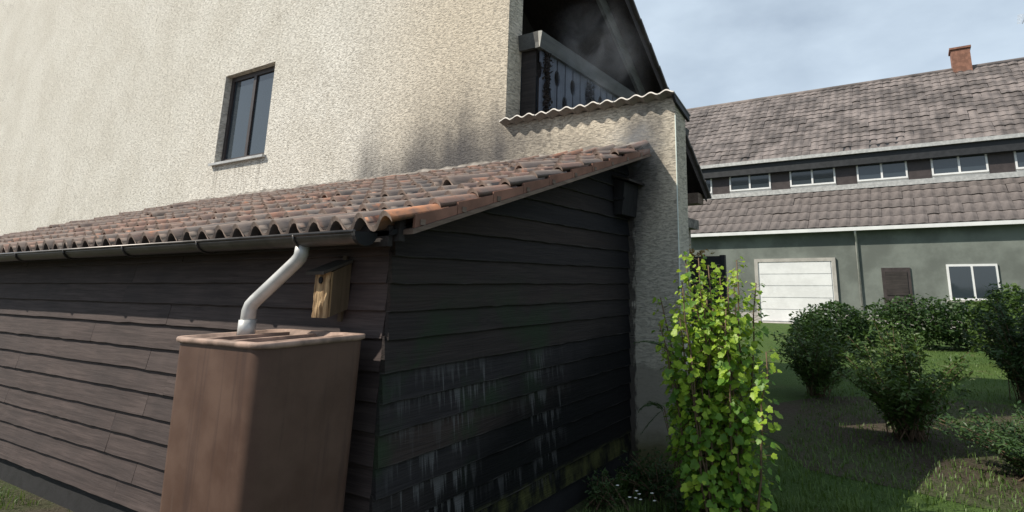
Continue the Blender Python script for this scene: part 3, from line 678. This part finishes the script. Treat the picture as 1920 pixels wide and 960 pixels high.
for (bp, fr_, lab) in (((.70, -.34, 0), [((.56, -.34, 1.10), (-.9, -.1, .28), .32, .55, .085), ((.6, -.36, 1.0), (-.4, -.6, .9), .28, .8, .05)], 'dark feathery plant with a frond arching across the grey wall'),
                       ((.56, -.28, 0), [((.47, -.30, .62), (-.8, -.1, .35), .24, 1.4, .08), ((.47, -.3, .60), (-.6, -.2, -.4), .28, .8, .07), ((.46, -.3, .58), (-.2, -.5, .6), .2, .8, .045)], 'low dark feathery plant drooping against the damp wall foot')):
    pl = thing('feathery_plant', lab, 'plant', bp); rn = random.Random(3)
    mb = MB()
    for f in fr_: mb.tube([bp, Vector(bp).lerp(Vector(f[0]), .5) + Vector((.01, 0, .05)), f[0]], [.004, .0035, .003], 5)
    put('stem', mb.mesh('fp_stem', M['stem']), pl)
    for f in fr_:
        mb = MB(); frond(mb, *f, rn); put('frond', mb.mesh('frond', M['fern'], False), pl)

WEEDS = []
# ------------------------------------------------------------------ grass, weeds, flowers, stone
def blades(n, fn, hmin, hmax, wid, seed):
    rn = random.Random(seed); mb = MB(); i = 0
    while i < n:
        p = fn(rn)
        if p is None: i += 1; continue
        x, y, hs = p; h = rn.uniform(hmin, hmax) * hs; a = rn.uniform(0, 6.283); l_ = rn.uniform(.2, .9) * h; w = wid * rn.uniform(.6, 1.3)
        dx, dy = math.cos(a), math.sin(a); sx, sy = -dy * w, dx * w
        b = len(mb.v)
        mb.v += [(x - sx, y - sy, -.005), (x + sx, y + sy, -.005), (x + dx * l_ * .35 - sx * .8, y + dy * l_ * .35 - sy * .8, h * .62), (x + dx * l_ * .35 + sx * .8, y + dy * l_ * .35 + sy * .8, h * .62), (x + dx * l_, y + dy * l_, h * (1 - .25 * l_ / h))]
        mb.f += [(b, b + 1, b + 3, b + 2), (b + 2, b + 3, b + 4)]; mb.m += [0, 0]; mb.sm += [True, True]; i += 1
    return mb
def near(rn):
    x, y = rn.uniform(.05, 2.4), rn.uniform(-2.4, -.06)
    d = mnoise.noise(Vector((x * 2.3, y * 2.3, 5)))
    if d < -.12 + (.25 if x < .15 else 0) - (.2 if x > 1 else 0): return None
    return x, y, .55 + 1.1 * max(0, d)
kind(put('weeds', blades(15000, near, .05, .17, .0032, 5).mesh('weeds', M['grass'], False)), 'stuff')
def lawn_p(rn):
    t = rn.random() ** 1.7; y = -2.5 + 14 * t; x = rn.uniform(1.2 - .1 * y, 3.5 + .75 * (y + 3)) if y > 0 else rn.uniform(1.7, 5)
    return x, y, .6 + .5 * abs(mnoise.noise(Vector((x, y, 0))))
kind(put('grass', blades(45000, lawn_p, .04, .10, .0045, 8).mesh('grass', M['grass'], False)), 'stuff')
def left_p(rn):
    x, y = rn.uniform(-6, .3), rn.uniform(-4.3, -2.8)
    if mnoise.noise(Vector((x * 1.7, y * 1.7, 3))) < .0: return None
    return x, y, .8
kind(put('weeds', blades(9000, left_p, .03, .12, .003, 11).mesh('weeds_front', M['grass'], False)), 'stuff')
rn = random.Random(4)
for i, (x, y, h) in enumerate(((.50, -.90, .17), (.515, -.89, .15), (.505, -.93, .135), (.53, -.90, .12), (.635, -.90, .13), (.36, -.92, .19), (.47, -.95, .14), (.60, -.86, .16))):
    fl = thing('white_flower', 'tiny white flower among the dark weeds below the currant bush', 'flower', (x, y, 0), 'small white flowers in the weeds')
    mb = MB(); mb.tube([(x, y, -.005), (x + .004, y, h * .5), (x, y, h)], .0016, 4); put('stem', mb.mesh('fl_stem', M['grass']), fl)
    mb = MB()
    for k in range(6):
        a = k * math.pi / 3 + i; c, s_ = math.cos(a), math.sin(a); r_ = .013
        mb.q([(x, y, h), (x + r_ * (c * .6 - s_ * .4), y + r_ * (s_ * .6 + c * .4), h + .004), (x + r_ * c * 1.1, y + r_ * s_ * 1.1, h + .005), (x + r_ * (c * .6 + s_ * .4), y + r_ * (s_ * .6 - c * .4), h + .004)])
    put('petals', mb.mesh('petals', M['petal'], False), fl)
def rock(name, c, s_, seed, label, mat):
    mb = MB(); n = 10; rings = []
    for j in range(7):
        th = math.pi * j / 6; ring = []
        for k in range(n):
            a = 2 * math.pi * k / n; v = Vector((math.sin(th) * math.cos(a), math.sin(th) * math.sin(a), math.cos(th))); f = 1 + .35 * mnoise.noise(v * 1.7 + Vector((seed, 0, 0)))
            ring.append((c[0] + v.x * f * s_[0], c[1] + v.y * f * s_[1], c[2] + v.z * f * s_[2]))
        rings.append(ring)
    mb.loft(rings, 0, False, True, True); return tag(put(name, mb.mesh(name, mat)), label, 'stone')
for (bx_, by_, h_, rd_, ns_, lp_, sz_, m_, lab) in ((.66, -.50, .95, .20, 9, 60, .030, 'bush2', 'slender leafy stems growing in shade against the plastered wall'), (.42, -.42, .30, .30, 40, 34, .020, 'hedge', 'low dark weed clump at the foot of the plastered wall'), (.17, -.80, .22, .15, 24, 34, .018, 'fern', 'low weed clump with small leaves along the shed plinth'), (.84, -.66, .26, .22, 30, 34, .02, 'hedge', 'dense dark weed clump between the currant bush and the plastered wall')):
    WEEDS.append((bx_, by_, h_, rd_, ns_, lp_, sz_, m_, lab))
rock('stone', (.93, -1.20, .05), (.08, .06, .07), 2, 'grey stone lying under the currant bush', M['stone'])
rock('stone', (.12, -.16, .03), (.07, .06, .04), 9, 'dark rubble lump at the foot of the shed corner by the wall', M['black'])

# ------------------------------------------------------------------ withered plants on the railing
for (y, zt_, zb_, w, lab) in ((.40, 2.75, 1.95, .055, 'withered brown plant hanging from the railing next to the wall edge'), (1.42, 2.68, 2.05, .06, 'withered brown plant hanging further along the balcony railing')):
    rn = random.Random(int(y * 100)); X = RX + .02
    wp = thing('withered_plant', lab, 'plant', (X, y, zb_ + E))
    mb = MB(); mb.tube([(X, y, zt_ + E), (X + .01, y + .01, (zt_ + zb_) / 2 + E), (X, y, zb_ + E)], .006, 5); put('stem', mb.mesh('wp_stem', M['dead']), wp)
    mb = MB()
    for k in range(420):
        z = rn.uniform(zb_ - .2, zt_ - .05) + E; s_ = w * (.55 + .8 * abs(mnoise.noise(Vector((z * 5, y, 0)))))
        p = Vector((X + rn.gauss(0, s_ * .4), y + rn.gauss(0, s_), z)); e1 = Vector((rn.gauss(0, 1), rn.gauss(0, 1), rn.gauss(0, 1))).normalized() * rn.uniform(.015, .04); e2 = e1.orthogonal().normalized() * .014
        mb.q([p - e1, p + e2, p + e1, p - e2])
    put('leaves', mb.mesh('wp_leaves', M['dead'], False), wp)

# ------------------------------------------------------------------ neighbour house
nbh = thing('neighbour_house', 'neighbouring house with grey-brown tiled roofs and white windows beyond the garden', 'house', (0, 24, 0))
def P2(b): return b
NX0, NX1 = -13.0, 13.0
e1y, e1z, t1y, t1z = 20.0, 2.25 + E, 22.5, 4.22 + E
e2y, e2z, r2y, r2z = 22.15, 5.80 + E, 27.0, 10.45 + E
mb = MB(); mb.box(NX0, NX1, 20.3, 22.5, 0, e1z + .12); put('garage_wall', mb.mesh('nb_garage', M['nb_garage'], False), nbh)
mb = MB(); mb.box(NX0, NX1, 22.51, 31.4, 0, e2z + .25); mb.prism([(22.6, e2z + .25), (31.3, e2z + .25), (r2y, r2z - .15)], 'x', NX0 + .05, NX1 - .05); put('wall', mb.mesh('nb_wall', M['nb_wall'], False), nbh)
mb = MB(); mb.prism([(e1y + .1, e1z - .02), (t1y, t1z - .06), (t1y, t1z - .16), (e1y + .1, e1z - .12)], 'x', NX0 - .1, NX1 + .1); lroof = put('lower_roof', mb.mesh('nb_lroof', M['dark']), nbh)
mb = MB(); mb.prism([(e2y, e2z), (r2y, r2z - .08), (31.8, e2z), (31.8, e2z - .12), (r2y, r2z - .22), (e2y, e2z - .12)], 'x', NX0 - .3, NX1 + .3); uroof = put('upper_roof', mb.mesh('nb_uroof', M['dark']), nbh)
def nbtile(w, L_, name):
    mb = MB(); n = 6; P = [(w * 1.03 * i / n, .032 * (.5 - .5 * math.cos(2 * math.pi * (i / n) ** 1.25))) for i in range(n + 1)]
    for (u0, w0), (u1, w1) in zip(P, P[1:]):
        mb.q([(u0, 0, w0 + .03), (u1, 0, w1 + .03), (u1, L_, w1), (u0, L_, w0)], 0, True); mb.q([(u0, 0, w0 - .01), (u1, 0, w1 - .01), (u1, 0, w1 + .03), (u0, 0, w0 + .03)])
    u, ww = P[-1]; mb.q([(u, 0, ww), (u, L_, ww - .02), (u, L_, ww), (u, 0, ww + .03)])
    return mb.mesh(name, M['nb_tile'], False)
sl1 = math.atan2(t1z - e1z, t1y - e1y); len1 = math.hypot(t1z - e1z, t1y - e1y); nr1 = 5; ex1 = len1 / nr1; w1_ = .40
nt = nbtile(w1_, ex1 * 1.05, 'lower_tile')
c_ = math.cos(sl1); s_ = math.sin(sl1)
for r_ in range(nr1):
    for k in range(58):
        x = -10.2 + w1_ * k; 
        if x > NX1: break
        put('roof_tile', nt, lroof, (x + random.gauss(0, .008), e1y + c_ * ex1 * r_ + random.gauss(0, .012), e1z - .01 + s_ * ex1 * r_ + .03 * mnoise.noise(Vector((x * .5, r_, 1)))), (sl1 + random.gauss(0, .008), random.gauss(0, .01), random.gauss(0, .008)))
sl2 = math.atan2(r2z - e2z, r2y - e2y); len2 = math.hypot(r2z - e2z, r2y - e2y); nr2 = 17; ex2 = len2 / nr2; w2_ = .36
nt2 = nbtile(w2_, ex2 * 1.05, 'upper_tile'); mb = MB(); c_ = math.cos(sl2); s_ = math.sin(sl2)
for r_ in range(nr2):
    for k in range(74):
        sag = .05 * mnoise.noise(Vector((k * .11, r_ * .2, 3))) + random.gauss(0, .006)
        T = Matrix.Translation((NX0 - .3 + w2_ * k + random.gauss(0, .008), e2y + c_ * ex2 * r_ + random.gauss(0, .012), e2z + s_ * ex2 * r_ + sag)) @ Matrix.Rotation(sl2, 4, 'X'); b = len(mb.v)
        mb.v += [tuple(T @ v.co) for v in nt2.vertices]
        for p in nt2.polygons: mb.f.append(tuple(b + i for i in p.vertices)); mb.m.append(0); mb.sm.append(p.use_smooth)
kind(put('roof_tiles', mb.mesh('nb_upper_tiles', M['nb_tile'], False), uroof), 'stuff')
mb = MB(); mb.tube([(NX0 - .3, r2y, r2z - .02), (NX1 + .3, r2y, r2z - .02)], .13, 10); put('ridge', mb.mesh('nb_ridge', M['nb_tile']), uroof)
mb = MB(); mb.box(NX0, NX1 + .1, e1y - .08, e1y + .1, e1z - .17, e1z - .03); put('gutter', mb.mesh('nb_gutter', M['white']), lroof)
mb = MB(); mb.box(NX0, NX1 + .1, t1y - .22, t1y + .008, t1z - .10, t1z + .12); put('flashing', mb.mesh('nb_flash', M['pipe']), lroof)
mb = MB(); mb.box(NX0 - .3, NX1 + .3, e2y - .12, e2y - .002, e2z - .14, e2z + .02); put('gutter', mb.mesh('nb_gutter2', M['pipe']), uroof)
mb = MB(); mb.box(NX0 - .2, NX1 + .2, e2y + .02, 22.50, e2z - .62, e2z - .125); put('eaves_board', mb.mesh('nb_eaves', M['dark']), uroof)
for i in range(7):                                     # windows of the upper storey
    xa = -8.2 + i * 2.9; xb2 = xa + 2.0; za, zb2 = 4.46 + E, 5.42 + E - .02
    mb = MB(); mb.box(xa, xb2, 22.44, 22.52, za, za + .07).box(xa, xb2, 22.44, 22.52, zb2 - .07, zb2).box(xa, xa + .07, 22.44, 22.52, za + .07, zb2 - .07).box(xb2 - .07, xb2, 22.44, 22.52, za + .07, zb2 - .07).box((xa + xb2) / 2 - .04, (xa + xb2) / 2 + .04, 22.44, 22.52, za + .07, zb2 - .07)
    w_ = put('window', mb.mesh('nb_window', M['white']), nbh)
    for a, b in ((xa + .07, (xa + xb2) / 2 - .04), ((xa + xb2) / 2 + .04, xb2 - .07)):
        mb = MB(); mb.box(a, b, 22.475, 22.485, za + .07, zb2 - .07); put('pane', mb.mesh('nb_pane', M['glass']), w_)
    mb = MB(); mb.box(xb2 + .02, xa + 2.9 - .02, 22.47, 22.505, za - .12, zb2 + .02); put('cladding', mb.mesh('nb_clad', M['frame']), nbh)
mb = MB(); mb.box(-3.6, -.6, 20.26, 20.32, .02, 2.5); gd = put('garage_door', mb.mesh('nb_door', M['white']), nbh)
for k in range(5):
    mb = MB(); mb.box(-3.55, -.65, 20.235, 20.262, .06 + k * .486, .06 + k * .486 + .46); put('panel', mb.mesh('nb_door_panel', M['white']), gd)
mb = MB(); mb.box(1.2, 2.2, 20.25, 20.32, .02, 2.2); dr = put('door', mb.mesh('nb_door2', M['frame']), nbh)
for za in (.15, 1.15):
    mb = MB(); mb.box(1.32, 2.08, 20.225, 20.252, za, za + .9); put('panel', mb.mesh('nb_dpanel', M['dark_wood']), dr)
mb = MB(); mb.tube([(2.1, 20.2, 1.05), (1.98, 20.2, 1.05)], .014, 6); mb.tube([(2.1, 20.2, 1.05), (2.1, 20.26, 1.05)], .014, 6); put('handle', mb.mesh('nb_handle', M['pipe']), dr)
mb = MB(); mb.box(.95, 2.45, 19.85, 20.29, -.02, .10); put('step', mb.mesh('nb_step', M['path']), nbh)
mb = MB(); mb.box(-3.75, -.45, 20.22, 20.298, 2.5, 2.64).box(-3.75, -3.6, 20.22, 20.298, 0, 2.5).box(-.6, -.45, 20.22, 20.298, 0, 2.5); put('door_surround', mb.mesh('nb_surround', M['path']), nbh)
for x in (.4, 9.3):
    mb = MB(); mb.tube([(x, 20.0, e1z - .12), (x, 20.05, e1z - .3), (x, 20.24, e1z - .5), (x, 20.24, .05)], .045, 8); put('downpipe', mb.mesh('nb_downpipe', M['pipe']), nbh)
mb = MB(); mb.box(NX0 + .1, NX1 - .1, 20.265, 20.298, -.02, .38); put('plinth', mb.mesh('nb_plinth', M['path']), nbh)
mb = MB(); mb.box(5.0, 5.8, 26.7, 27.5, r2z - .6, r2z + .95); mb.box(4.94, 5.86, 26.64, 27.56, r2z + .952, r2z + 1.05); put('chimney', mb.mesh('nb_chimney', M['verge']), uroof)
mb = MB(); mb.tube([(8.2, 27, r2z - .1), (8.2, 27, r2z + 2.2)], .02, 6)
for k in range(7): mb.tube([(8.2 - .35 + .02 * k, 26.6 + .18 * k, r2z + 2.1), (8.2 + .35 - .02 * k, 26.6 + .18 * k, r2z + 2.1)], .008, 4)
mb.tube([(8.2, 26.5, r2z + 2.1), (8.2, 27.8, r2z + 2.1)], .012, 5); put('aerial', mb.mesh('nb_aerial', M['pipe']), uroof)
for xa in (3.4, 6.8):
    mb = MB(); mb.box(xa - .1, xa + 1.7, 20.16, 20.297, .93, .998); put('sill', mb.mesh('nb_sill', M['path']), nbh)
    mb = MB(); mb.box(xa, xa + 1.6, 20.24, 20.32, 1.0, 2.3); w_ = put('window', mb.mesh('nb_win3', M['white']), nbh)
    mb = MB(); mb.box(xa + .08, xa + .76, 20.225, 20.245, 1.08, 2.22).box(xa + .84, xa + 1.52, 20.225, 20.245, 1.08, 2.22); put('pane', mb.mesh('nb_pane3', M['glass']), w_)

# ------------------------------------------------------------------ garden: fence, hedges, trees
fe = thing('garden_fence', 'short black slatted fence panel standing behind the currant bush', 'fence', (-.26, 3.0, 0))
for x in (-.62, .02):
    mb = MB(); mb.box(x - .035, x + .035, 2.97, 3.04, 0, 1.99); put('post', mb.mesh('fence_post', M['dark']), fe)
mb = MB(); mb.box(-.60, .0, 2.955, 2.975, 0, .118); sl = mb.mesh('slat', M['dark'])
for k in range(16): put('slat', sl, fe, (0, 0, .05 + .1205 * k))
def leaf_cloud(mb, blobs, n, size, seed):
    rn = random.Random(seed); vol = [b[3] * b[4] * b[5] for b in blobs]; tot = sum(vol)
    for b, v in zip(blobs, vol):
        for _ in range(int(n * v / tot)):
            d = Vector((rn.gauss(0, 1), rn.gauss(0, 1), rn.gauss(0, 1))).normalized() * rn.random() ** .28
            f = 1 + .30 * mnoise.noise(Vector((d.x * 2 + b[0], d.y * 2 + b[1], d.z * 2 + seed)))
            p = Vector((b[0] + d.x * b[3] * f, b[1] + d.y * b[4] * f, b[2] + d.z * b[5] * f))
            if p.z < .03: continue
            u = Vector((rn.gauss(0, 1), rn.gauss(0, 1), rn.gauss(0, .6))).normalized(); w = u.cross(Vector((rn.gauss(0, 1), rn.gauss(0, 1), rn.gauss(0, 1)))).normalized(); s_ = size * rn.uniform(.6, 1.4)
            mb.q([p - u * s_, p + w * s_ * .5, p + u * s_, p - w * s_ * .5])
    return mb
def shrub(name, label, cat, base, blobs, n, size, mat, seed, trunk, group=None):
    t = thing(name, label, cat, base, group); mb = MB(); b = Vector(base)
    for bl in blobs: mb.tube([b + Vector((0, 0, -.02)), b.lerp(Vector(bl[:3]), .45) + Vector((0, 0, .1 * bl[2])), Vector(bl[:3])], [trunk, trunk * .7, trunk * .25], 7)
    put('trunk', mb.mesh('trunk', M['trunk']), t)
    mb = leaf_cloud(MB(), [tuple(x) for x in blobs], n, size, seed); put('crown', mb.mesh('crown', mat, False), t)
    return t
def shoots(name, label, cat, base, hgt, rad, ns, lp, size, mat, seed, group=None, stem='stem'):
    rn = random.Random(seed); t = thing(name, label, cat, base, group); st = MB(); lf = MB(); b = Vector(base)
    for i in range(ns):
        a = rn.uniform(0, 6.283); rr_ = rad * rn.random() ** .6; h = hgt * rn.uniform(.45, 1.05) * (1 - .35 * (rr_ / rad) ** 2)
        p0 = b + Vector((rn.gauss(0, .08), rn.gauss(0, .08), -.02)); tip = b + Vector((rr_ * math.cos(a), rr_ * math.sin(a), h)); mid = p0.lerp(tip, .5) + Vector((-math.cos(a) * .15 * rr_, -math.sin(a) * .15 * rr_, .12 * h))
        path = [(1-u)**2 * p0 + 2*u*(1-u) * mid + u*u * tip for u in [k / 7 for k in range(8)]]
        st.tube(path, [.009 * (1 - .8 * k / 7) for k in range(8)], 4)
        for k in range(lp):
            u = .18 + .82 * rn.random() ** .8; f = u * 7; j = min(int(f), 6); p = path[j].lerp(path[j + 1], f - j)
            d = Vector((rn.gauss(0, 1), rn.gauss(0, 1), rn.gauss(.3, .6))).normalized(); c = p + d * size * rn.uniform(.8, 3.2); sz = size * rn.uniform(.5, 1.35)
            n_ = (Vector((rn.gauss(0, .6), rn.gauss(0, .6), 1))).normalized(); y_ = (d - n_ * d.dot(n_)).normalized(); x_ = y_.cross(n_)
            lf.q([c - y_ * sz, c + x_ * sz * .42 + n_ * sz * .12, c + y_ * sz * 1.1, c]); lf.q([c - y_ * sz, c, c + y_ * sz * 1.1, c - x_ * sz * .42 + n_ * sz * .12])
    put('stems', st.mesh('shoot_stems', M[stem]), t); put('foliage', lf.mesh('shoot_leaves', mat, False), t)
    return t
for i, (bx_, by_, h_, rd_, ns_, lp_, sz_, m_, lab) in enumerate(WEEDS): shoots('weed_plant', lab, 'plant', (bx_, by_, 0), h_, rd_, ns_, lp_, sz_, M[m_], 200 + i)
shoots('flowering_shrub', 'tall loose shrub with mid green leaves beside the currant bush', 'shrub', (2.15, 2.3, 0), 1.25, .75, 60, 110, .032, M['tree'], 101)
shoots('flowering_shrub', 'low wide dark green shrub with small leaves in front of the loose shrub', 'shrub', (3.15, 1.35, 0), .62, .8, 70, 110, .024, M['hedge'], 102)
shoots('flowering_shrub', 'broad yellowish young shrub growing out of the lawn', 'shrub', (4.3, 3.2, 0), .95, .85, 60, 100, .032, M['bush2'], 103)
shoots('flowering_shrub', 'dark upright shrub behind the broad yellowish young shrub', 'shrub', (3.6, 5.2, 0), 1.6, .8, 60, 120, .036, M['hedge'], 104)
shoots('flowering_shrub', 'straggly green shrub between the lawn and the black fence panel', 'shrub', (.95, 4.3, 0), 1.15, .7, 50, 100, .034, M['tree'], 105)
mb = MB(); P = []
for k in range(40):
    a = 2 * math.pi * k / 40; f = 1 + .18 * mnoise.noise(Vector((math.cos(a) * 2, math.sin(a) * 2, 4))); P.append((2.9 + 2.5 * f * math.cos(a), 2.7 + 2.3 * f * math.sin(a), .008))
mb.q(P); kind(put('flower_bed', mb.mesh('flower_bed', M['soil'])), 'structure')
shrub('spirea_shrub', 'reddish young shrub rising above the black fence panel', 'shrub', (-.85, 4.4, 0), [(-.85, 4.4, 1.5, .30, .3, .62), (-.70, 4.4, 1.75, .16, .16, .42), (-1.0, 4.4, 1.9, .14, .14, .36)], 2400, .035, M['spirea'], 3, .02)
hx_ = [(x, 12.0 + .3 * math.sin(x * 2.1), .62 + .06 * math.sin(x * 3.3), .8, .55, .62) for x in [1.6 + .62 * i for i in range(14)]]
shrub('hedge', 'clipped dark green hedge crossing the lawn before the garage', 'hedge', (5.6, 12.0, 0), hx_, 26000, .05, M['hedge'], 12, .03)
shrub('garden_shrub', 'rounded dark green shrub on the lawn near the end of the clipped hedge', 'shrub', (.6, 9.3, 0), [(.6, 9.3, .6, .75, .7, .62), (1.1, 9.6, .45, .5, .5, .45), (.2, 9.0, .5, .5, .5, .5)], 9000, .04, M['hedge'], 31, .03)
shrub('garden_shrub', 'loose light green shrub on the lawn in front of the clipped hedge', 'shrub', (3.9, 9.0, 0), [(3.9, 9.0, .75, .7, .65, .75), (4.4, 9.2, .5, .5, .5, .5)], 9000, .045, M['tree'], 33, .03)
shrub('deciduous_tree', 'broad green tree standing at the end of the neighbouring house', 'tree', (13.2, 17.0, 0), [(13.2, 17, 4.6, 2.0, 2.0, 1.7), (12.0, 17.2, 3.9, 1.3, 1.3, 1.1), (14.4, 16.8, 4.2, 1.4, 1.4, 1.2), (13.0, 16.6, 6.0, 1.3, 1.3, 1.2), (13.8, 17.4, 3.2, 1.2, 1.2, .9)], 26000, .085, M['tree'], 44, .17)

# ------------------------------------------------------------------ smoke drifting off the charred corner
def smoke(name, label, c, s_, dens, scale, seed):
    g = G('smoke'); nt_ = g.t; nt_.nodes.remove(g.b)
    co = g.coord('Object'); ln = g.n('VectorMath', operation='LENGTH'); g.put(ln.inputs[0], co)
    fall = g.ss(ln.outputs['Value'], 1.0, .15)
    n1 = g.noise(g.map(co, (scale, scale, scale * 1.1), (seed, 0, 0)), 1.0, 5, .62, .9)
    d = g.ma('MULTIPLY', g.ma('MULTIPLY', g.ss(n1, .42, .74), fall), dens)
    pv = g.n('VolumePrincipled'); pv.inputs['Color'].default_value = (.80, .84, .90, 1); pv.inputs['Anisotropy'].default_value = .3; g.put(pv.inputs['Density'], d)
    nt_.links.new(pv.outputs[0], g.out.inputs['Volume'])
    mb = MB(); rings = []
    for j in range(9):
        th = math.pi * (j + .001) / 8.002; rings.append([(math.sin(th) * math.cos(2 * math.pi * k / 14), math.sin(th) * math.sin(2 * math.pi * k / 14), math.cos(th)) for k in range(14)])
    mb.loft(rings, 0, True, True, True); o = put(name, mb.mesh(name, g.mat), None, c, (0, 0, 0), s_); kind(o, 'stuff'); o['label'] = label; o['category'] = 'smoke'; return o
smoke('smoke', 'thin smoke drifting off the charred top corner of the shed roof', (.22, -.28, 2.86), (.42, .26, .34), 2.2, 1.8, 3)
smoke('smoke', 'faint smoke drifting past the balcony railing and gable verge', (-.80, .75, 4.15), (.85, .60, 1.05), .9, 2.1, 11)
